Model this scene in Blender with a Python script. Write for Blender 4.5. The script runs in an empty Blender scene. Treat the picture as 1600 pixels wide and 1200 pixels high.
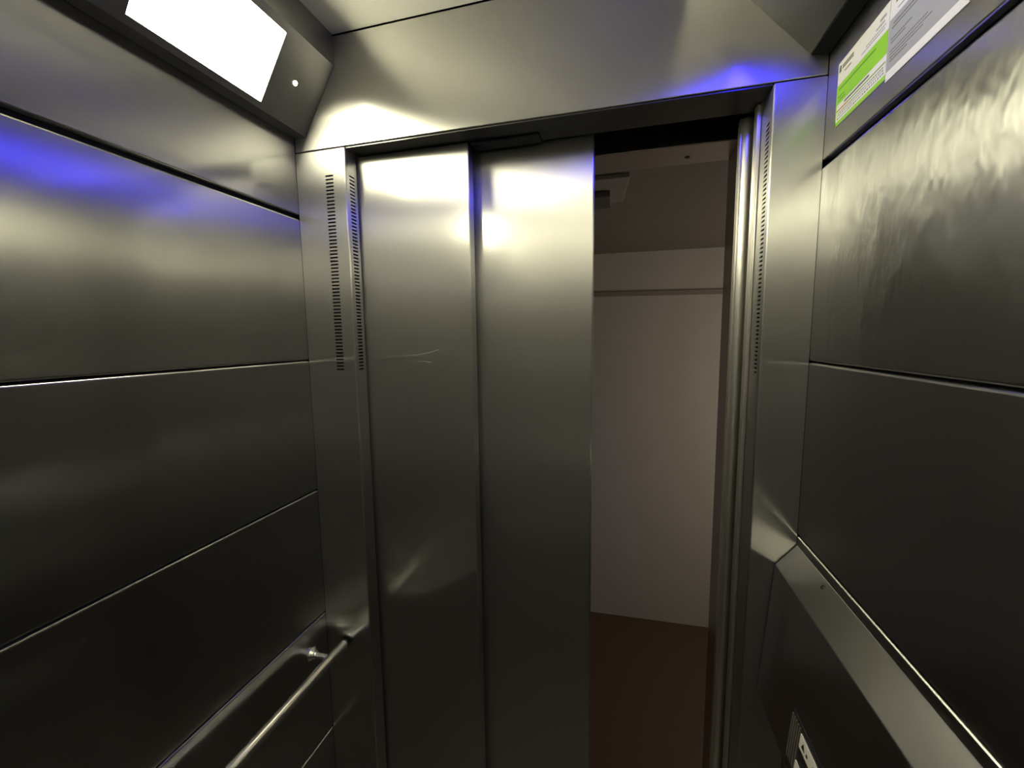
import bpy, bmesh, math, random
from mathutils import Vector, Matrix
random.seed(7)
C = bpy.context.scene.collection
sc = bpy.context.scene

# ------------------------------------------------------------------ materials
def new_mat(name):
    m = bpy.data.materials.new(name); m.use_nodes = True
    nt = m.node_tree; nt.nodes.clear()
    out = nt.nodes.new('ShaderNodeOutputMaterial')
    b = nt.nodes.new('ShaderNodeBsdfPrincipled')
    nt.links.new(b.outputs[0], out.inputs[0])
    return m, nt, b

def steel(name, col=(.53, .525, .51), rough=.26, aniso=1.0, streak=.010, wave=.004, wave_scale=2.5, dent=0.0, tight=.16, core=.30, metal=1):
    """satin stainless with a vertical grain: reflections spread sideways"""
    m, nt, b = new_mat(name)
    N = nt.nodes.new; L = nt.links.new
    b.inputs['Metallic'].default_value = metal
    b.inputs['Base Color'].default_value = (*col, 1)
    b.inputs['Anisotropic'].default_value = aniso
    geo = N('ShaderNodeNewGeometry')
    cr = N('ShaderNodeVectorMath'); cr.operation = 'CROSS_PRODUCT'
    L(geo.outputs['True Normal'], cr.inputs[0]); cr.inputs[1].default_value = (0, 0.02, 1)
    nm = N('ShaderNodeVectorMath'); nm.operation = 'NORMALIZE'; L(cr.outputs[0], nm.inputs[0])
    L(nm.outputs[0], b.inputs['Tangent'])
    tc = N('ShaderNodeTexCoord')
    mp = N('ShaderNodeMapping'); mp.inputs['Scale'].default_value = (1500, 1500, 9)
    L(tc.outputs['Object'], mp.inputs[0])
    n1 = N('ShaderNodeTexNoise'); n1.inputs['Scale'].default_value = 1; n1.inputs['Detail'].default_value = 2
    L(mp.outputs[0], n1.inputs['Vector'])
    n2 = N('ShaderNodeTexNoise'); n2.inputs['Scale'].default_value = 5; n2.inputs['Detail'].default_value = 4
    L(tc.outputs['Object'], n2.inputs['Vector'])
    mr = N('ShaderNodeMapRange'); mr.inputs[1].default_value = .3; mr.inputs[2].default_value = .7
    mr.inputs[3].default_value = rough - streak; mr.inputs[4].default_value = rough + streak
    mx = N('ShaderNodeMath'); mx.operation = 'MULTIPLY_ADD'; mx.inputs[1].default_value = .5
    h = N('ShaderNodeMath'); h.operation = 'MULTIPLY'; h.inputs[1].default_value = .5
    L(n2.outputs['Fac'], h.inputs[0]); L(n1.outputs['Fac'], mx.inputs[0]); L(h.outputs[0], mx.inputs[2])
    L(mx.outputs[0], mr.inputs[0]); L(mr.outputs[0], b.inputs['Roughness'])
    # gentle sheet waviness
    n3 = N('ShaderNodeTexNoise'); n3.inputs['Scale'].default_value = wave_scale; n3.inputs['Detail'].default_value = 1
    L(tc.outputs['Object'], n3.inputs['Vector'])
    bp = N('ShaderNodeBump'); bp.inputs['Strength'].default_value = 1; bp.inputs['Distance'].default_value = wave
    L(n3.outputs['Fac'], bp.inputs['Height'])
    last = bp
    if dent:
        n4 = N('ShaderNodeTexNoise'); n4.inputs['Scale'].default_value = 14; n4.inputs['Detail'].default_value = 3
        mp4 = N('ShaderNodeMapping'); mp4.inputs['Scale'].default_value = (1, 1.5, .7)
        L(tc.outputs['Object'], mp4.inputs[0]); L(mp4.outputs[0], n4.inputs['Vector'])
        pw = N('ShaderNodeMath'); pw.operation = 'POWER'; pw.inputs[1].default_value = 3
        L(n4.outputs['Fac'], pw.inputs[0])
        b4 = N('ShaderNodeBump'); b4.inputs['Strength'].default_value = 1; b4.inputs['Distance'].default_value = dent
        L(pw.outputs[0], b4.inputs['Height']); L(bp.outputs[0], b4.inputs['Normal']); last = b4
    L(last.outputs[0], b.inputs['Normal'])
    # a second, tighter lobe: polished tops of the grain
    b2 = N('ShaderNodeBsdfPrincipled')
    b2.inputs['Metallic'].default_value = 1; b2.inputs['Base Color'].default_value = (*col, 1)
    b2.inputs['Roughness'].default_value = tight; b2.inputs['Anisotropic'].default_value = .5
    L(nm.outputs[0], b2.inputs['Tangent']); L(last.outputs[0], b2.inputs['Normal'])
    ms = N('ShaderNodeMixShader'); ms.inputs[0].default_value = core
    L(b.outputs[0], ms.inputs[1]); L(b2.outputs[0], ms.inputs[2])
    out = [n for n in nt.nodes if n.type == 'OUTPUT_MATERIAL'][0]
    L(ms.outputs[0], out.inputs[0])
    return m

def plain(name, col, rough=.6, metal=0, spec=.5, noise=0, nscale=30):
    m, nt, b = new_mat(name)
    b.inputs['Base Color'].default_value = (*col, 1)
    b.inputs['Roughness'].default_value = rough
    b.inputs['Metallic'].default_value = metal
    b.inputs['Specular IOR Level'].default_value = spec
    if noise:
        N = nt.nodes.new; L = nt.links.new
        tc = N('ShaderNodeTexCoord'); n = N('ShaderNodeTexNoise')
        n.inputs['Scale'].default_value = nscale; n.inputs['Detail'].default_value = 5
        L(tc.outputs['Object'], n.inputs['Vector'])
        r = N('ShaderNodeMix'); r.data_type = 'RGBA'
        r.inputs[6].default_value = (*[c * (1 - noise) for c in col], 1)
        r.inputs[7].default_value = (*[min(1, c * (1 + noise)) for c in col], 1)
        L(n.outputs['Fac'], r.inputs[0]); L(r.outputs[2], b.inputs['Base Color'])
        bp = N('ShaderNodeBump'); bp.inputs['Strength'].default_value = .15; bp.inputs['Distance'].default_value = .004
        L(n.outputs['Fac'], bp.inputs['Height']); L(bp.outputs[0], b.inputs['Normal'])
    return m

def emit(name, col, strength):
    m, nt, b = new_mat(name)
    b.inputs['Base Color'].default_value = (.8, .8, .78, 1)
    b.inputs['Roughness'].default_value = .4
    b.inputs['Emission Color'].default_value = (*col, 1)
    b.inputs['Emission Strength'].default_value = strength
    return m

M = {}
M['wall'] = steel('brushed_steel_wall', col=(.47, .465, .455), rough=.29, tight=.13)
M['wall_worn'] = steel('brushed_steel_worn', col=(.43, .425, .415), rough=.30, tight=.13, dent=.0032, wave=.004)
M['door'] = steel('brushed_steel_door', col=(.56, .555, .54), rough=.38, wave=.004, wave_scale=3, core=.18)
M['front'] = steel('brushed_steel_front', col=(.56, .555, .54), rough=.36)
M['ceiling'] = plain('pale_lacquered_metal', (.56, .55, .51), rough=.42, metal=.2)
M['canopy'] = steel('brushed_steel_canopy', col=(.30, .295, .285), rough=.38, aniso=.3)
M['console'] = steel('brushed_steel_console', rough=.30, aniso=.5)
M['post'] = steel('polished_aluminium_post', col=(.88, .86, .81), rough=.36, aniso=.9)
M['chrome'] = plain('polished_steel', (.85, .84, .80), rough=.17, metal=1)
M['frame'] = steel('landing_frame_steel', col=(.42, .38, .35), rough=.30, aniso=.5)
M['dark'] = plain('dark_gap', (.012, .013, .015), rough=.8, spec=.2)
M['notch'] = plain('notch_black', (.010, .013, .018), rough=.5, spec=.3)
M['black'] = plain('black_plastic', (.015, .015, .015), rough=.45)
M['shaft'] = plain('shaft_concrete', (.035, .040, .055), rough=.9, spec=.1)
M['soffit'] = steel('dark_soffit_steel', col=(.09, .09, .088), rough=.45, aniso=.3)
M['rear'] = steel('brushed_steel_rear', col=(.70, .69, .66), rough=.45, metal=.45)
M['floor'] = plain('speckled_vinyl', (.10, .09, .075), rough=.5, noise=.3, nscale=120)
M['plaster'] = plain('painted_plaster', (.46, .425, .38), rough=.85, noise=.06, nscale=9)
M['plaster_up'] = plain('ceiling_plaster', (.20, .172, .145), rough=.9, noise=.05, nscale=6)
M['hallfloor'] = plain('brown_floor_tile', (.085, .050, .026), rough=.7, noise=.12, nscale=40)
M['moulding'] = plain('brown_moulding', (.24, .20, .17), rough=.7)
M['fitting'] = plain('grey_fitting', (.26, .24, .21), rough=.6)
M['fitting_dark'] = plain('dark_fitting', (.10, .09, .08), rough=.6)
M['diffuser'] = emit('lit_diffuser', (1, .955, .66), 42.0)
M['blue'] = emit('lit_blue_display', (.02, .012, 1), 30.0)
M['paper'] = plain('white_sticker', (.90, .90, .80), rough=.5)
M['green'] = plain('green_print', (.33, .74, .03), rough=.5)
M['green_dark'] = plain('dark_green_print', (.14, .38, .02), rough=.5)
M['grey_print'] = plain('grey_print', (.42, .43, .39), rough=.5)
M['ink'] = plain('grey_ink', (.16, .16, .14), rough=.6)
M['ink_soft'] = plain('soft_ink', (.36, .36, .31), rough=.6)
M['orange'] = plain('orange_print', (.50, .27, .05), rough=.6)
M['plate'] = plain('pale_plate', (.75, .73, .66), rough=.4)
M['scratch'] = plain('bright_scratch', (.85, .84, .78), rough=.5, metal=1)

# ------------------------------------------------------------------ mesh tools
def link(name, me, mats, parent=None):
    o = bpy.data.objects.new(name, me); C.objects.link(o)
    for m in (mats if isinstance(mats, (list, tuple)) else [mats]): me.materials.append(m)
    if parent: o.parent = parent
    return o

def finish(name, bm, mats, parent=None, smooth=None):
    bmesh.ops.recalc_face_normals(bm, faces=bm.faces[:])
    me = bpy.data.meshes.new(name); bm.to_mesh(me); bm.free()
    o = link(name, me, mats, parent)
    if smooth:
        for p in me.polygons: p.use_smooth = True
        try: me.set_sharp_from_angle(angle=math.radians(smooth))
        except Exception: pass
    return o

def box(bm, x0, x1, y0, y1, z0, z1, bev=0, seg=2, mat=0, along=None):
    t = bmesh.new()
    bmesh.ops.create_cube(t, size=1)
    for v in t.verts:
        v.co = Vector(((x0 + x1) / 2 + v.co.x * (x1 - x0), (y0 + y1) / 2 + v.co.y * (y1 - y0), (z0 + z1) / 2 + v.co.z * (z1 - z0)))
    if bev:
        ed = [e_ for e_ in t.edges if along is None or abs((e_.verts[0].co - e_.verts[1].co)[along]) > 1e-5]
        bmesh.ops.bevel(t, geom=ed, offset=bev, segments=seg, affect='EDGES', profile=.5)
    for f in t.faces: f.material_index = mat
    me = bpy.data.meshes.new('tmp'); t.to_mesh(me); t.free(); bm.from_mesh(me); bpy.data.meshes.remove(me)

def boxo(name, mat, parent, *a, bev=0, seg=2, along=None):
    bm = bmesh.new(); box(bm, *a, bev=bev, seg=seg, along=along)
    return finish(name, bm, mat, parent)

def prism(bm, pts, a0, a1, axis='y', bev=0):
    """polygon pts (two coords) extruded along an axis: y -> (x,z), z -> (x,y), x -> (y,z)"""
    t = bmesh.new()
    def P(p, a):
        return {'y': (p[0], a, p[1]), 'z': (p[0], p[1], a), 'x': (a, p[0], p[1])}[axis]
    A = [t.verts.new(P(p, a0)) for p in pts]; Bv = [t.verts.new(P(p, a1)) for p in pts]
    n = len(pts)
    t.faces.new(A); t.faces.new(Bv[::-1])
    for i in range(n): t.faces.new([A[i], A[(i + 1) % n], Bv[(i + 1) % n], Bv[i]])
    bmesh.ops.recalc_face_normals(t, faces=t.faces[:])
    if bev: bmesh.ops.bevel(t, geom=t.edges[:], offset=bev, segments=2, affect='EDGES', profile=.5)
    me = bpy.data.meshes.new('tmp'); t.to_mesh(me); t.free(); bm.from_mesh(me); bpy.data.meshes.remove(me)

def cyl(bm, p0, p1, r, seg=32, r2=None):
    p0, p1 = Vector(p0), Vector(p1); d = p1 - p0
    t = bmesh.new()
    bmesh.ops.create_cone(t, cap_ends=True, segments=seg, radius1=r, radius2=r if r2 is None else r2, depth=d.length)
    Mx = Matrix.Translation((p0 + p1) / 2) @ d.to_track_quat('Z', 'Y').to_matrix().to_4x4()
    bmesh.ops.transform(t, matrix=Mx, verts=t.verts[:])
    me = bpy.data.meshes.new('tmp'); t.to_mesh(me); t.free(); bm.from_mesh(me); bpy.data.meshes.remove(me)

def lathe(bm, profile, origin, axis, seg=32):
    """profile [(r, h)] turned about axis through origin"""
    q = Vector(axis).to_track_quat('Z', 'Y').to_matrix().to_4x4()
    Mx = Matrix.Translation(Vector(origin)) @ q
    rings = []
    for r, h in profile:
        rings.append([bm.verts.new(Mx @ Vector((r * math.cos(2 * math.pi * k / seg), r * math.sin(2 * math.pi * k / seg), h))) for k in range(seg)])
    for a, b in zip(rings, rings[1:]):
        for k in range(seg): bm.faces.new([a[k], a[(k + 1) % seg], b[(k + 1) % seg], b[k]])
    bm.faces.new(rings[0][::-1]); bm.faces.new(rings[-1])

def tag(o, label, cat, kind=None, group=None):
    o['label'] = label; o['category'] = cat
    if kind: o['kind'] = kind
    if group: o['group'] = group
    return o

def empty(name, loc):
    o = bpy.data.objects.new(name, None); C.objects.link(o); o.location = loc; o.empty_display_size = .05
    return o

def root(name, loc, label, cat, kind=None, group=None):
    return tag(empty(name, loc), label, cat, kind, group)

def settle(r):
    """keep child meshes where they were modelled (world coordinates) under a root that stands at its base"""
    mi = Matrix.Translation(-r.location)
    for ch in r.children:
        if ch.type == 'MESH' and not ch.get('_s'):
            ch.data.transform(mi); ch['_s'] = 1
    for ch in r.children:
        for g in ch.children:
            if not g.get('_s'): g.data.transform(mi); g['_s'] = 1
        for g in list(ch.children): del g['_s']
    for ch in r.children:
        if '_s' in ch: del ch['_s']

# ------------------------------------------------------------------ dimensions (metres)
D = 1.22                                   # depth of the cab
SEAMS = [.311, .622, .933, 1.244, 1.5513]  # joints between the wall panels
GAP0, GAP1 = 1.8625, 1.8725                # dark shadow gap below the top panels
CEIL = 2.218
HDR = 2.0

# ------------------------------------------------------------------ side walls
def side_wall(name, x_in, sgn, mat_fn, label):
    w = root(name, (x_in, -D / 2, 0), label, 'wall', 'structure')
    def bx(a0, a1): return (min(x_in + sgn * a0, x_in + sgn * a1), max(x_in + sgn * a0, x_in + sgn * a1))
    xa, xb = bx(.012, .03)
    boxo('wall_backing', M['dark'], w, xa, xb, -D - .02, .06, 0, CEIL + .03)
    edges = [.004] + SEAMS + [GAP0]
    xa, xb = bx(0, .0125)
    for i in range(6):
        z0 = edges[i] + (.0016 if i else 0); z1 = edges[i + 1] - (.0016 if i < 5 else 0)
        boxo('wall_panel', mat_fn(i), w, xa, xb, -D, -.0004, z0, z1, bev=.0034, seg=3, along=1)
    boxo('wall_panel', M['wall'], w, xa, xb, -D, -.0004, GAP1, CEIL + .02, bev=.0022, along=1)
    settle(w)
    return w
side_wall('wall_left', 0.0, -1, lambda i: M['wall'], 'brushed steel left cab wall of stacked panels, behind the round handrail')
side_wall('wall_right', 1.0, 1, lambda i: M['wall_worn'] if i in (5,) else M['wall'], 'brushed steel right cab wall, smudged panel below the green notice')

w = root('wall_rear', (.5, -D, 0), 'brushed steel rear cab wall facing the sliding doors', 'wall', 'structure')
boxo('wall_backing', M['dark'], w, -.02, 1.02, -D - .04, -D - .014, 0, CEIL + .03)
for z0, z1 in ((.004, .933 - .0016), (.933 + .0016, GAP0), (GAP1, CEIL)):
    boxo('wall_panel', M['rear'], w, .001, .999, -D - .0135, -D, z0, z1, bev=.0034, seg=3)
settle(w)

# ------------------------------------------------------------------ front wall: two slotted returns and the header
XL, XR = .1235, .9245
def slot_rows():
    n = 57; z0, z1 = 1.531, 1.946; p = (z1 - z0) / (n - 1)
    return [(z0 + k * p - .0017, z0 + k * p + .0017) for k in range(n)]
SL = slot_rows()

def slotted(bm, P, u0, u1, s0, s1, z0, z1, nrm, depth=.007):
    """face from u0 to u1 (P(u) gives x,y) and z0..z1 with a column of pierced slots from s0 to s1"""
    def V(u, z, d=0):
        x, y = P(u); return bm.verts.new((x + nrm[0] * d, y + nrm[1] * d, z))
    def quad(a, b, za, zb): bm.faces.new([V(a, za), V(b, za), V(b, zb), V(a, zb)])
    quad(u0, s0, z0, z1); quad(s1, u1, z0, z1)
    prev = z0
    for a, b in SL:
        quad(s0, s1, prev, a); prev = b
        for (ua, za), (ub, zb) in (((s0, a), (s1, a)), ((s1, a), (s1, b)), ((s1, b), (s0, b)), ((s0, b), (s0, a))):
            bm.faces.new([V(ua, za), V(ub, zb), V(ub, zb, depth * .25), V(ua, za, depth * .25)])
            f = bm.faces.new([V(ua, za, depth * .25), V(ub, zb, depth * .25), V(ub, zb, depth), V(ua, za, depth)]); f.material_index = 1
        f = bm.faces.new([V(s0, a, depth), V(s1, a, depth), V(s1, b, depth), V(s0, b, depth)]); f.material_index = 1
    quad(s0, s1, prev, z1)

def front_return(parent, side):
    bm = bmesh.new(); r = .0032; z0, z1 = .002, HDR - .001
    if side < 0: outer, edge, sg, s_in, dep = .0006, XL, 1, (.073, .0925), .038
    else: outer, edge, sg, s_in, dep = .9994, XR, -1, None, .053
    # front face (toward the cab)
    if s_in: slotted(bm, lambda u: (u, 0), outer, edge - r, s_in[0], s_in[1], z0, z1, (0, 1))
    else:
        vs = [bm.verts.new(c) for c in ((outer, 0, z0), (edge + r, 0, z0), (edge + r, 0, z1), (outer, 0, z1))]; bm.faces.new(vs)
    # rounded edge
    cx, cy = edge - sg * r, r
    pts = [(cx + sg * r * math.sin(t), cy - r * math.cos(t)) for t in [k * math.pi / 12 for k in range(7)]]
    for (xa, ya), (xb, yb) in zip(pts, pts[1:]):
        f = bm.faces.new([bm.verts.new(c) for c in ((xa, ya, z0), (xb, yb, z0), (xb, yb, z1), (xa, ya, z1))]); f.smooth = True
    # reveal (toward the opening)
    slotted(bm, lambda u: (edge, u), r, dep, .012, .030, z0, z1, (-sg, 0))
    for pa, pb in (((edge, dep), (outer, dep)), ((outer, dep), (outer, 0))):
        bm.faces.new([bm.verts.new(c) for c in ((*pa, z0), (*pb, z0), (*pb, z1), (*pa, z1))])
    bm.faces.new([bm.verts.new(c) for c in ((outer, 0, z1), (edge, 0, z1), (edge, dep, z1), (outer, dep, z1))])
    bmesh.ops.remove_doubles(bm, verts=bm.verts[:], dist=1e-6)
    return finish('slotted_return', bm, [M['front'], M['dark']], parent)

w = root('wall_front', (.5, 0, 0), 'brushed steel front wall with slotted returns and header around the doorway', 'wall', 'structure')
front_return(w, -1); front_return(w, 1)
bm = bmesh.new(); box(bm, .0006, .9994, 0, .086, HDR + .0012, CEIL - .0015, bev=.0016)
finish('header_panel', bm, M['front'], w)
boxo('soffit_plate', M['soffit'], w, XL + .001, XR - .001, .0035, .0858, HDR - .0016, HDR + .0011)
settle(w)

tag(boxo('notch_block', M['notch'], None, .386, .529, .052, .0855, HDR - .0066, HDR - .0017, bev=.0012),  # black block added on the soffit; its colour stands for a dark hanger notch
    'flat black block standing in for the dark notch in the soffit above the gap between the leaves', 'stand-in block')

# ------------------------------------------------------------------ car doors, partly open
def leaf(name, x0, x1, y0, y1, ztop, label):
    d = root(name, ((x0 + x1) / 2, y0, 0), label, 'door', 'structure')
    boxo('door_skin', M['door'], d, x0, x1, y0, y1, .012, ztop, bev=.0022)
    return d
d1 = leaf('door_1', -.03, .3825, .046, .074, 1.9975, 'left brushed steel sliding door leaf beside the slotted return')
def scratch(pts, y, parent, w=.0006):
    bm = bmesh.new()
    n = len(pts)
    for i in range(n - 1):
        (x0, z0), (x1, z1) = pts[i], pts[i + 1]
        wa = w * (.3 + i / n); wb = w * (.3 + (i + 1) / n)
        A = [bm.verts.new(c) for c in ((x0, y, z0 - wa), (x1, y, z1 - wb), (x1, y, z1 + wb), (x0, y, z0 + wa))]
        B = [bm.verts.new((v.co.x, y + .0004, v.co.z)) for v in A]
        bm.faces.new(A); bm.faces.new(B[::-1])
        for k in range(4): bm.faces.new([A[k], A[(k + 1) % 4], B[(k + 1) % 4], B[k]])
    return finish('scratch', bm, M['scratch'], parent)
scratch([(.222, 1.560), (.25, 1.5615), (.28, 1.567), (.302, 1.573)], .0458, d1)
scratch([(.248, 1.546), (.262, 1.5475), (.276, 1.546), (.284, 1.5445)], .0458, d1, .0007)
settle(d1)
d2 = leaf('door_2', .215, .634, .0895, .118, 2.05, 'right brushed steel sliding door leaf next to the dark opening')
settle(d2)

# sill plate and threshold
t = root('trim_1', (.52, .19, 0), 'grooved metal door sill across the doorway floor', 'door sill', 'structure')
bm = bmesh.new()
for y0, y1 in ((.001, .047), (.054, .066), (.073, .092), (.104, .112), (.119, .15), (.17, .205), (.212, .304)):
    box(bm, -.05, 1.02, y0, y1, -.02, .004, bev=.001)
finish('sill_plate', bm, M['post'], t); settle(t)

# ------------------------------------------------------------------ right hand posts at the closing side
def post(name, x0, y0, y1, x1, bulge, label):
    """closing post: a slightly rounded face toward the cab with a small rolled lip on its free edge"""
    n = 10; lip = .003
    pts = [(x0, y1), (x0, y0), (x0 + lip, y0)]
    for k in range(n + 1):
        t_ = k / n
        pts.append((x0 + lip + (XR - x0 - lip) * t_, y0 + .003 - bulge * math.sin(math.pi * t_)))
    pts += [(x1, y0 + .003), (x1, y1)]
    p = root(name, ((x0 + x1) / 2, (y0 + y1) / 2, 0), label, 'door post', 'structure')
    bm = bmesh.new(); prism(bm, pts, .005, HDR - .004, 'z')
    finish('post_profile', bm, M['post'], p, smooth=25); settle(p)
post('trim_2', .9165, .0545, .072, .96, .002, 'narrow aluminium strike post beside the right slotted reveal')
post('trim_3', .9005, .0985, .114, .98, .005, 'wide bright aluminium post between strike post and landing frame')

# ------------------------------------------------------------------ landing frame
f = root('trim_4', (.52, .205, 0), 'dull steel landing door frame beyond the cab doorway', 'door frame', 'structure')
boxo('jamb', M['frame'], f, .9255, .985, .205, .305, .004, HDR, bev=.0015)
boxo('jamb', M['frame'], f, .06, .1225, .205, .305, .004, HDR, bev=.0015)
h = boxo('frame_head', M['frame'], f, .06, .985, .198, .305, HDR, HDR + .09, bev=.0015)
bm = bmesh.new(); cyl(bm, (.831, .262, HDR - .0012), (.831, .262, HDR + .002), .0055, 20)
finish('bolt', bm, M['black'], h)
settle(f)

# shaft between cab and landing
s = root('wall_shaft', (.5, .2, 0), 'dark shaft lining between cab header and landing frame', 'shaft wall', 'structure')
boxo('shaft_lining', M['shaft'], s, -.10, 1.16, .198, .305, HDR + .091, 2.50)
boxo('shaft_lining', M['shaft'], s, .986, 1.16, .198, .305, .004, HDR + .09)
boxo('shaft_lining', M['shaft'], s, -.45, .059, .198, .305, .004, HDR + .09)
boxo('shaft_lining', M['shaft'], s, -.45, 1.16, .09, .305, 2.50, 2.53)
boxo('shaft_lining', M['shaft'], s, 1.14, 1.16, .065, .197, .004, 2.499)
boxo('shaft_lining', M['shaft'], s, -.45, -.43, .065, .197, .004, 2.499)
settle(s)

# ------------------------------------------------------------------ landing hall
HC = 2.03
a = math.radians(1.6)
wh = root('wall_hall', (.9, 1.51, 0), 'pale plastered hall wall beyond the open doorway', 'wall', 'structure')
bm = bmesh.new(); box(bm, -2.0, 2.2, 0, .12, 0, HC)
finish('plaster_face', bm, M['plaster'], wh)
wh.rotation_euler.z = a
mo = boxo('trim_5', M['moulding'], None, -2.0, 2.2, -.012, .0, -.012, .012, bev=.002)
mo.location = (.9, 1.5095, 1.8165); mo.rotation_euler = (0, math.radians(.6), a)
tag(mo, 'thin brown strip running along the hall wall', 'moulding', 'structure')
fl = boxo('floor_hall', M['hallfloor'], None, -1.4, 3.1, .305, 1.72, -.05, 0)
tag(fl, 'dark brown hall floor beyond the doorway', 'floor', 'structure')
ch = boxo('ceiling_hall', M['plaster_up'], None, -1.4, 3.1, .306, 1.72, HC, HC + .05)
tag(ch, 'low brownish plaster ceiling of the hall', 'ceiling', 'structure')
e = boxo('wall_hall_left', M['plaster'], None, -1.45, -1.4, .306, 1.72, 0, HC); tag(e, 'left end wall of the hall, out of sight', 'wall', 'structure')
e = boxo('wall_hall_right', M['plaster'], None, 3.1, 3.15, .306, 1.72, 0, HC); tag(e, 'right end wall of the hall, out of sight', 'wall', 'structure')
for nm, x0, x1 in (('wall_landing_left', -1.4, -.10), ('wall_landing_right', 1.161, 3.1)):
    e = boxo(nm, M['plaster'], None, x0, x1 if x1 > 0 else -.4501, .24, .305, 0, HC)
    tag(e, 'hall wall around the landing frame, %s side' % nm.split('_')[-1], 'wall', 'structure')

# emergency fitting under the hall ceiling
em = root('ceiling_lamp', (.62, .5, HC), 'unlit grey tray shaped light fitting under the hall ceiling', 'lamp')
bm = bmesh.new()
prism(bm, [(.50, .395), (.708, .398), (.689, .610), (.50, .606)], HC - .012, HC, 'z', bev=.002)
finish('tray', bm, M['fitting'], em)
boxo('lamp_box', M['fitting_dark'], em, .52, .655, .485, .60, HC - .030, HC - .0125, bev=.003)
settle(em)

# ------------------------------------------------------------------ ceiling
c = root('ceiling', (.5, -D / 2, CEIL), 'pale satin steel cab ceiling between the two sloped canopies', 'ceiling', 'structure')
boxo('ceiling_panel', M['ceiling'], c, -.012, 1.012, -D, -.001, CEIL, CEIL + .03)
settle(c)

# left canopy with lit diffusers
def slope_pt(s, y, off=0):      # s: 0 at the lower lip, 1 at the upper edge
    ax, az, bx_, bz = .030, 2.030, .1105, 2.158
    dx, dz = bx_ - ax, bz - az; L_ = math.hypot(dx, dz)
    return Vector((ax + dx * s + dz / L_ * off, y, az + dz * s - dx / L_ * off))
SX = math.hypot(.0805, .128)
lt = root('ceiling_light', (.0, -D / 2, 2.03), 'sloped dark steel light canopy with glowing diffuser along the left wall', 'ceiling light')
DIFF = [(-.3405, -.1205), (-1.06, -.84)]
S0, S1 = .078, .905
bm = bmesh.new()
def sq(s0, s1, y0, y1, mat=0, o=0):
    f_ = bm.faces.new([bm.verts.new(p) for p in (slope_pt(s0, y0, o), slope_pt(s0, y1, o), slope_pt(s1, y1, o), slope_pt(s1, y0, o))]); f_.material_index = mat
Y0, Y1 = -D + .001, -.0003
sq(0, S0, Y0, Y1); sq(S1, 1, Y0, Y1)
ys = [Y0] + [v for p in sorted(DIFF) for v in p] + [Y1]
for k in range(0, len(ys), 2): sq(S0, S1, ys[k], ys[k + 1])
for y0, y1 in DIFF:            # returned edges of the cut-outs
    for (sa, ya), (sb, yb) in (((S0, y0), (S0, y1)), ((S0, y1), (S1, y1)), ((S1, y1), (S1, y0)), ((S1, y0), (S0, y0))):
        bm.faces.new([bm.verts.new(p) for p in (slope_pt(sa, ya), slope_pt(sb, yb), slope_pt(sb, yb, -.005), slope_pt(sa, ya, -.005))])
P1, P0 = slope_pt(1, 0), slope_pt(0, 0)
def strip(x0, z0, x1, z1):
    bm.faces.new([bm.verts.new(p) for p in ((x0, Y0, z0), (x0, Y1, z0), (x1, Y1, z1), (x1, Y0, z1))])
strip(P1.x, P1.z, P1.x + .0005, CEIL - .0006)
strip(.001, 2.0305, P0.x, P0.z)
strip(.001, 2.0305, .001, CEIL - .0006); strip(.001, CEIL - .0006, P1.x + .0005, CEIL - .0006)
for yy in (Y0, Y1):
    bm.faces.new([bm.verts.new(p) for p in ((.001, yy, 2.0305), tuple(slope_pt(0, yy)), tuple(slope_pt(1, yy)), (P1.x + .0005, yy, CEIL - .0006), (.001, yy, CEIL - .0006))])
bmesh.ops.remove_doubles(bm, verts=bm.verts[:], dist=1e-6)
finish('canopy_housing', bm, M['canopy'], lt)
for y0, y1 in DIFF:
    bm = bmesh.new()
    A = [bm.verts.new(p) for p in (slope_pt(S0 - .012, y0 - .002, -.003), slope_pt(S0 - .012, y1 + .002, -.003), slope_pt(S1 + .012, y1 + .002, -.003), slope_pt(S1 + .012, y0 - .002, -.003))]
    Bq = [bm.verts.new(v.co + (slope_pt(0, 0, -.004) - slope_pt(0, 0))) for v in A]
    bm.faces.new(A); bm.faces.new(Bq[::-1])
    for k in range(4): bm.faces.new([A[k], A[(k + 1) % 4], Bq[(k + 1) % 4], Bq[k]])
    finish('diffuser', bm, M['diffuser'], lt)
for y in (-.392,):
    bm = bmesh.new(); nrm = slope_pt(.5, y, 1) - slope_pt(.5, y)
    lathe(bm, [(.0042, -.001), (.0042, .0008), (.003, .002), (.0012, .0024)], slope_pt(.505, y), nrm, 20)
    finish('screw', bm, M['chrome'], lt)
bm = bmesh.new(); nrm = slope_pt(.5, 0, 1) - slope_pt(.5, 0)
lathe(bm, [(.0042, .0002), (.0042, .0009), (.0034, .0011)], slope_pt(.505, -.069), nrm, 20)  # self-glowing disc added as the bright dot; the housing is not pierced
finish('glow_dot', bm, M['diffuser'], lt)
settle(lt)

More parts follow.
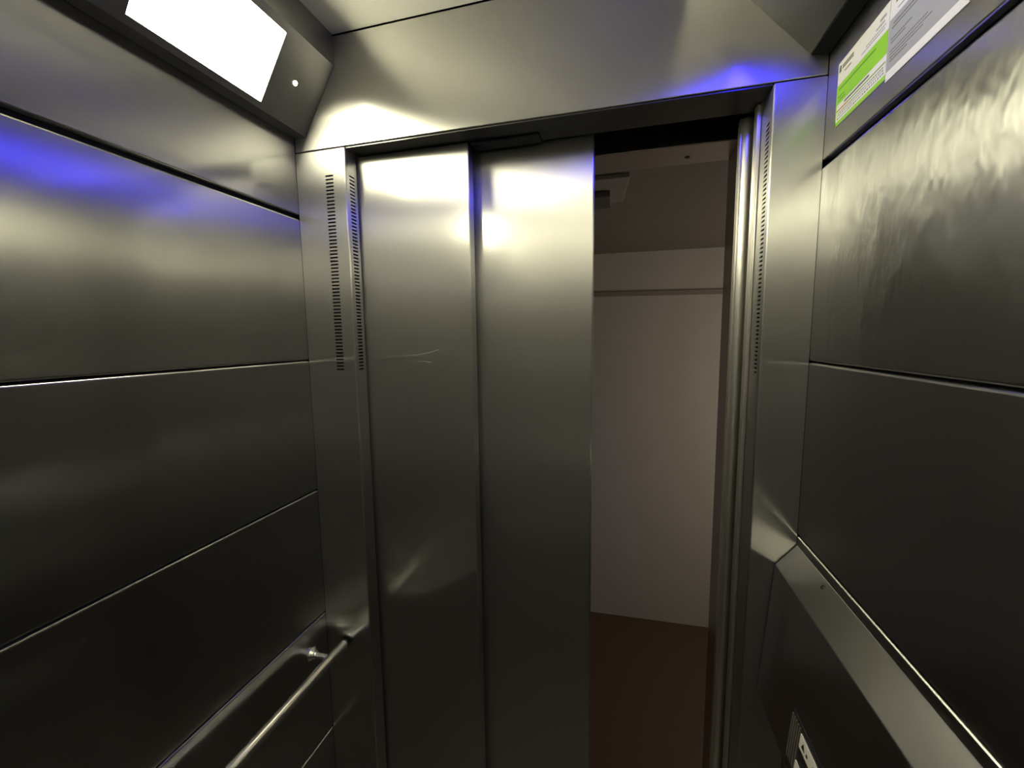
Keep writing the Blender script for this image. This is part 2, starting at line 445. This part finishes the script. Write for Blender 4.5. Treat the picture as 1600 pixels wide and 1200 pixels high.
# right canopy (no lamp) and the blue position display further back
rc = root('trim_6', (1.0, -D / 2, 2.03), 'sloped steel canopy along the right wall above the notices', 'canopy', 'structure')
bm = bmesh.new(); prism(bm, [(.9985, 2.0325), (.973, 2.035), (.803, CEIL - .0008), (.9985, CEIL - .0008)], -D + .001, -.0004, 'y')
finish('canopy_housing', bm, M['canopy'], rc)
bm = bmesh.new(); prism(bm, [(.9985, 2.0305), (.9745, 2.033), (.9745, 2.0345), (.9985, 2.0322)], -D + .001, -.0006, 'y')  # black strip: darkness of the open gap under the canopy, done by colour
finish('gap_strip', bm, M['dark'], rc); settle(rc)
pi = root('position_display', (.89, -.24, 2.12), 'blue lit display on the right sloped canopy', 'display')
n_ = Vector((-(CEIL - 2.035), 0, -.17)).normalized()          # outward normal of the slope
u_ = Vector((-.17, 0, CEIL - 2.035)).normalized()
c0 = Vector((.973, 0, 2.035))
def plate(name, s0, s1, y0, y1, o0, o1, mat, parent):
    bm = bmesh.new()
    A = [bm.verts.new(c0 + u_ * s + Vector((0, y, 0)) + n_ * o0) for s, y in ((s0, y0), (s0, y1), (s1, y1), (s1, y0))]
    Bq = [bm.verts.new(v.co + n_ * (o1 - o0)) for v in A]
    bm.faces.new(A); bm.faces.new(Bq[::-1])
    for k in range(4): bm.faces.new([A[k], A[(k + 1) % 4], Bq[(k + 1) % 4], Bq[k]])
    return finish(name, bm, mat, parent)
plate('bezel', .045, .116, -.32, -.13, .0005, .004, M['black'], pi)
plate('screen', .055, .106, -.305, -.145, .0041, .0052, M['blue'], pi)
settle(pi)

# floor
fl = boxo('floor', M['floor'], None, -.012, 1.012, -D, .0, -.03, .0)
tag(fl, 'dark speckled vinyl floor of the cab', 'floor', 'structure')

# ------------------------------------------------------------------ handrail
hr = root('handrail', (.0, -.6, .864), 'round polished steel handrail on brackets along the left wall', 'handrail')
RX, RZ, RR = .0555, .864, .0115
bm = bmesh.new()
prof = [(RR - .003, -1.2), (RR, -1.197), (RR, -.012), (RR - .0008, -.0095)]
lathe(bm, prof, (RX, 0, RZ), (0, 1, 0), 40)
finish('rail', bm, M['chrome'], hr, smooth=40)
bm = bmesh.new(); lathe(bm, [(RR - .001, -.0098), (RR + .0003, -.0085), (RR + .0003, -.006), (RR - .004, -.0045)], (RX, 0, RZ), (0, 1, 0), 40)
finish('end_cap', bm, M['black'], hr, smooth=40)
for y in (-.055, -.62, -1.14):
    bm = bmesh.new(); lathe(bm, [(.0075, .004), (.0065, .006), (.0065, RX - RR + .002)], (0, y, RZ), (1, 0, 0), 24)
    st = finish('bracket', bm, M['chrome'], hr, smooth=40)
    bm = bmesh.new(); lathe(bm, [(.0155, .0003), (.0155, .0035), (.012, .007), (.009, .010), (.009, .013), (.0068, .015)], (0, y, RZ), (1, 0, 0), 32)
    finish('rosette', bm, M['chrome'], st, smooth=30)
settle(hr)

# ------------------------------------------------------------------ control console on the right wall
co = root('wall_mounted_console', (1.0, -.6, .936), 'brushed steel control console with sloped top along the right wall', 'control console')
A_, B_, C_ = (.9995, 1.2275), (.967, 1.187), (.9485, .936)
bm = bmesh.new(); prism(bm, [A_, B_, C_, (.9995, .936)], -1.1, -.002, 'y', bev=.0012)
finish('console_housing', bm, M['console'], co)
fd = Vector((C_[0] - B_[0], 0, C_[1] - B_[1])).normalized()          # down the front face
fn = Vector((-abs(fd.z), 0, abs(fd.x) )).normalized(); fn = Vector((fd.z, 0, -fd.x)).normalized()
if fn.x > 0: fn = -fn
def on_face(z, y, off=0):
    s_ = (z - B_[1]) / fd.z
    p = Vector((B_[0], y, B_[1])) + fd * s_; return p + fn * off
def face_plate(name, z0, z1, y0, y1, o0, o1, mat, parent):
    bm = bmesh.new()
    A = [bm.verts.new(on_face(z, y, o0)) for z, y in ((z0, y0), (z0, y1), (z1, y1), (z1, y0))]
    Bq = [bm.verts.new(v.co + fn * (o1 - o0)) for v in A]
    bm.faces.new(A); bm.faces.new(Bq[::-1])
    for k in range(4): bm.faces.new([A[k], A[(k + 1) % 4], Bq[(k + 1) % 4], Bq[k]])
    return finish(name, bm, mat, parent)
bz = face_plate('button_panel', .942, 1.036, -.62, -.146, .0002, .0014, M['black'], co)
gr = bmesh.new()
for k in range(5):
    y1 = -.149 - k * .0062
    t_ = [on_face(z, y, o) for o in (.0014, .0032) for z, y in ((.960, y1 - .0030), (.960, y1), (1.031, y1), (1.031, y1 - .0030))]
    v_ = [gr.verts.new(p) for p in t_]
    for q_ in ((0, 1, 2, 3), (7, 6, 5, 4), (0, 4, 5, 1), (1, 5, 6, 2), (2, 6, 7, 3), (3, 7, 4, 0)): gr.faces.new([v_[i] for i in q_])
finish('speaker_grille', gr, M['fitting_dark'], co)
for z0, z1, y1 in ((1.006, 1.0265, -.180), (.960, .980, -.1735)):
    pl = face_plate('label_plate', z0, z1, -.30, y1, .0014, .0030, M['plate'], co)
    zc = (z0 + z1) / 2; y = y1 - .012
    bm = bmesh.new()
    A = [bm.verts.new(on_face(zc + dz, y + dy, .0030)) for dz, dy in ((-.004, .005), (-.004, -.005), (.005, 0))]
    Bq = [bm.verts.new(v.co + fn * .0004) for v in A]
    bm.faces.new(A); bm.faces.new(Bq[::-1])
    for k in range(3): bm.faces.new([A[k], A[(k + 1) % 3], Bq[(k + 1) % 3], Bq[k]])
    finish('arrow_mark', bm, M['black'], pl)
    bm = bmesh.new(); lathe(bm, [(.0028, 0), (.0028, .0008), (.0014, .0016)], on_face(zc, y - .0135, .0030), fn, 16)
    finish('rivet', bm, M['chrome'], pl)
    bm = bmesh.new(); lathe(bm, [(.0085, 0), (.0085, .002), (.0075, .003)], on_face(zc, y - .040, .0030), fn, 24)
    finish('push_button', bm, M['chrome'], pl)
td = (Vector((B_[0], 0, B_[1])) - Vector((A_[0], 0, A_[1]))).normalized(); tn = Vector((td.z, 0, -td.x)); tn = tn if tn.z > 0 else -tn
bm = bmesh.new(); lathe(bm, [(.0034, -.001), (.0034, .0006), (.002, .0010)], Vector((.9925, -.1187, 0)) + Vector((0, 0, A_[1] + td.z / td.x * (.9925 - A_[0]))), tn, 20)
finish('screw', bm, M['black'], co)
settle(co)

# ------------------------------------------------------------------ notices on the right wall
def wall_rect(bm, y0, y1, z0, z1, o0, o1):     # y0 > y1 is toward the viewer's right
    box(bm, 1.0 - o1, 1.0 - o0, min(y0, y1), max(y0, y1), z0, z1)
def wall_poly(bm, pts, o0, o1):
    prism(bm, pts, 1.0 - o1, 1.0 - o0, 'x')
ng = root('notice_sign', (1.0, -.098, 1.95), 'green and white printed notice sticker, left of the two on the right wall', 'notice')
ZT, ZB, YA, YB = 1.994, 1.905, -.036, -.1605
bm = bmesh.new(); wall_rect(bm, YA, YB, ZB, ZT, .0002, .0012); finish('sheet', bm, M['paper'], ng)
H = ZT - ZB; Wd = YA - YB
def R_(name, u0, u1, v0, v1, mat, lv=0, parent=None):
    """u along the sheet from its left edge (0..1), v down from its top (0..1)"""
    bm = bmesh.new(); wall_rect(bm, YA - u0 * Wd, YA - u1 * Wd, ZT - v1 * H, ZT - v0 * H, .0012 + lv * .0002, .0014 + lv * .0002)
    return finish(name, bm, M[mat], ng if parent is None else parent)
gb = R_('green_band', 0, 1, .355, .665, 'green')
R_('green_border', 0, .022, .665, .99, 'green'); R_('green_border', 0, 1, .935, .995, 'green')
R_('green_rule', .30, .985, .755, .772, 'green_dark')
R_('orange_rule', .0225, .30, .752, .775, 'orange')
R_('text_line', .05, .80, .425, .445, 'green_dark', 1)
R_('text_line', .04, .18, .545, .56, 'green_dark', 1); R_('text_line', .04, .22, .60, .615, 'green_dark', 1)
def text_rows(rows, mat, parent, base, u_of):
    """a run of small dashes for each row of fine print"""
    for v, u0, u1, hgt, gap in rows:
        bm = bmesh.new(); u = u0
        while u < u1 - .004:
            ww = random.uniform(.010, .030); ue = min(u + ww, u1)
            u_of(bm, u, ue, v, v + hgt); u = ue + gap
        finish('text_line', bm, M[mat], parent)
def g_of(bm, u0, u1, v0, v1): wall_rect(bm, YA - u0 * Wd, YA - u1 * Wd, ZT - v1 * H, ZT - v0 * H, .0012, .00145)
text_rows([(.085, .10, .34, .022, .004), (.12, .10, .34, .022, .004), (.20, .16, .30, .025, .010)], 'ink', ng, 0, g_of)
bm = bmesh.new(); wall_poly(bm, [(YA - .030 * Wd, ZT - .16 * H), (YA - .075 * Wd, ZT - .16 * H), (YA - .075 * Wd, ZT - .07 * H), (YA - .05 * Wd, ZT - .05 * H), (YA - .030 * Wd, ZT - .09 * H)], .0012, .00145); finish('emblem', bm, M['ink'], ng)
text_rows([(.10, .84, .95, .035, .006), (.17, .78, .92, .030, .01), (.235, .60, .95, .014, .008), (.275, .52, .93, .014, .008)], 'ink_soft', ng, 0, g_of)
text_rows([(.695, .20, .70, .028, .004)], 'ink', ng, 0, g_of)
text_rows([(.80, .05, .97, .022, .014), (.84, .05, .97, .018, .016), (.88, .05, .97, .025, .018)], 'ink_soft', ng, 0, g_of)
settle(ng)

nw = root('notice_sign', (1.0, -.226, 1.95), 'grey and white printed notice sticker, right of the green one', 'notice')
YC, YD, ZB2, ZT2 = -.1615, -.2895, 1.9005, 1.994
bm = bmesh.new(); wall_rect(bm, YC, YD, ZB2, ZT2, .0002, .0012); finish('sheet', bm, M['paper'], nw)
H2 = ZT2 - ZB2; W2 = YC - YD
def w_of(bm, u0, u1, v0, v1): wall_rect(bm, YC - u0 * W2, YC - u1 * W2, ZT2 - v1 * H2, ZT2 - v0 * H2, .0014, .0016)
bm = bmesh.new(); wall_rect(bm, YC - .005 * W2, YD + .0005, ZT2 - .885 * H2, ZT2 - .27 * H2, .0012, .0014); finish('grey_field', bm, M['grey_print'], nw)
text_rows([(.34, .07, .62, .016, .006), (.385, .05, .40, .014, .006), (.52, .05, .34, .012, .006), (.56, .05, .26, .012, .006),
           (.66, .05, .55, .011, .006), (.70, .05, .60, .011, .006), (.74, .05, .50, .011, .006), (.78, .05, .30, .011, .006)], 'ink', nw, 0, w_of)
def w2_of(bm, u0, u1, v0, v1): wall_rect(bm, YC - u0 * W2, YC - u1 * W2, ZT2 - v1 * H2, ZT2 - v0 * H2, .0012, .0014)
text_rows([(.06, .08, .30, .06, .004), (.20, .12, .60, .016, .004)], 'ink_soft', nw, 0, w2_of)
settle(nw)

# ------------------------------------------------------------------ hall lamp, world, camera
def area(name, loc, rot, sx, sy, energy, col):
    l = bpy.data.lights.new(name, 'AREA'); l.shape = 'RECTANGLE'; l.size = sx; l.size_y = sy; l.energy = energy; l.color = col
    o = bpy.data.objects.new(name, l); C.objects.link(o); o.location = loc; o.rotation_euler = rot
    return o
area('hall_lamp', (2.3, .85, 1.35), (0, math.radians(90), 0), .7, .3, 6.6, (1, .89, .76))

wd = bpy.data.worlds.new('world'); sc.world = wd; wd.use_nodes = True
wd.node_tree.nodes['Background'].inputs[0].default_value = (0, 0, 0, 1)
wd.node_tree.nodes['Background'].inputs[1].default_value = 0

cam = bpy.data.cameras.new('camera'); co_ = bpy.data.objects.new('camera', cam); C.objects.link(co_)
R = ((0.96718861, 0.25376868, -0.01215129), (0.01657737, -0.11076339, -0.99370854), (-0.25351802, 0.96090214, -0.11133591))
rx, ry, rz = Vector(R[0]), -Vector(R[1]), -Vector(R[2])
mw = Matrix((rx, ry, rz)).transposed().to_4x4(); mw.translation = (0.6938, -0.8047, 1.5979)
co_.matrix_world = mw
cam.sensor_width = 36; cam.lens = 649.84 / 1600 * 36; cam.clip_start = .01
sc.camera = co_

sc.view_settings.view_transform = 'Standard'; sc.view_settings.look = 'None'
sc.view_settings.gamma = 1; sc.view_settings.use_curve_mapping = False
sc.view_settings.exposure = 0.28
sc.cycles.max_bounces = 14; sc.cycles.glossy_bounces = 10; sc.cycles.diffuse_bounces = 5
sc.cycles.sample_clamp_indirect = 30
sc.cycles.use_denoising = True
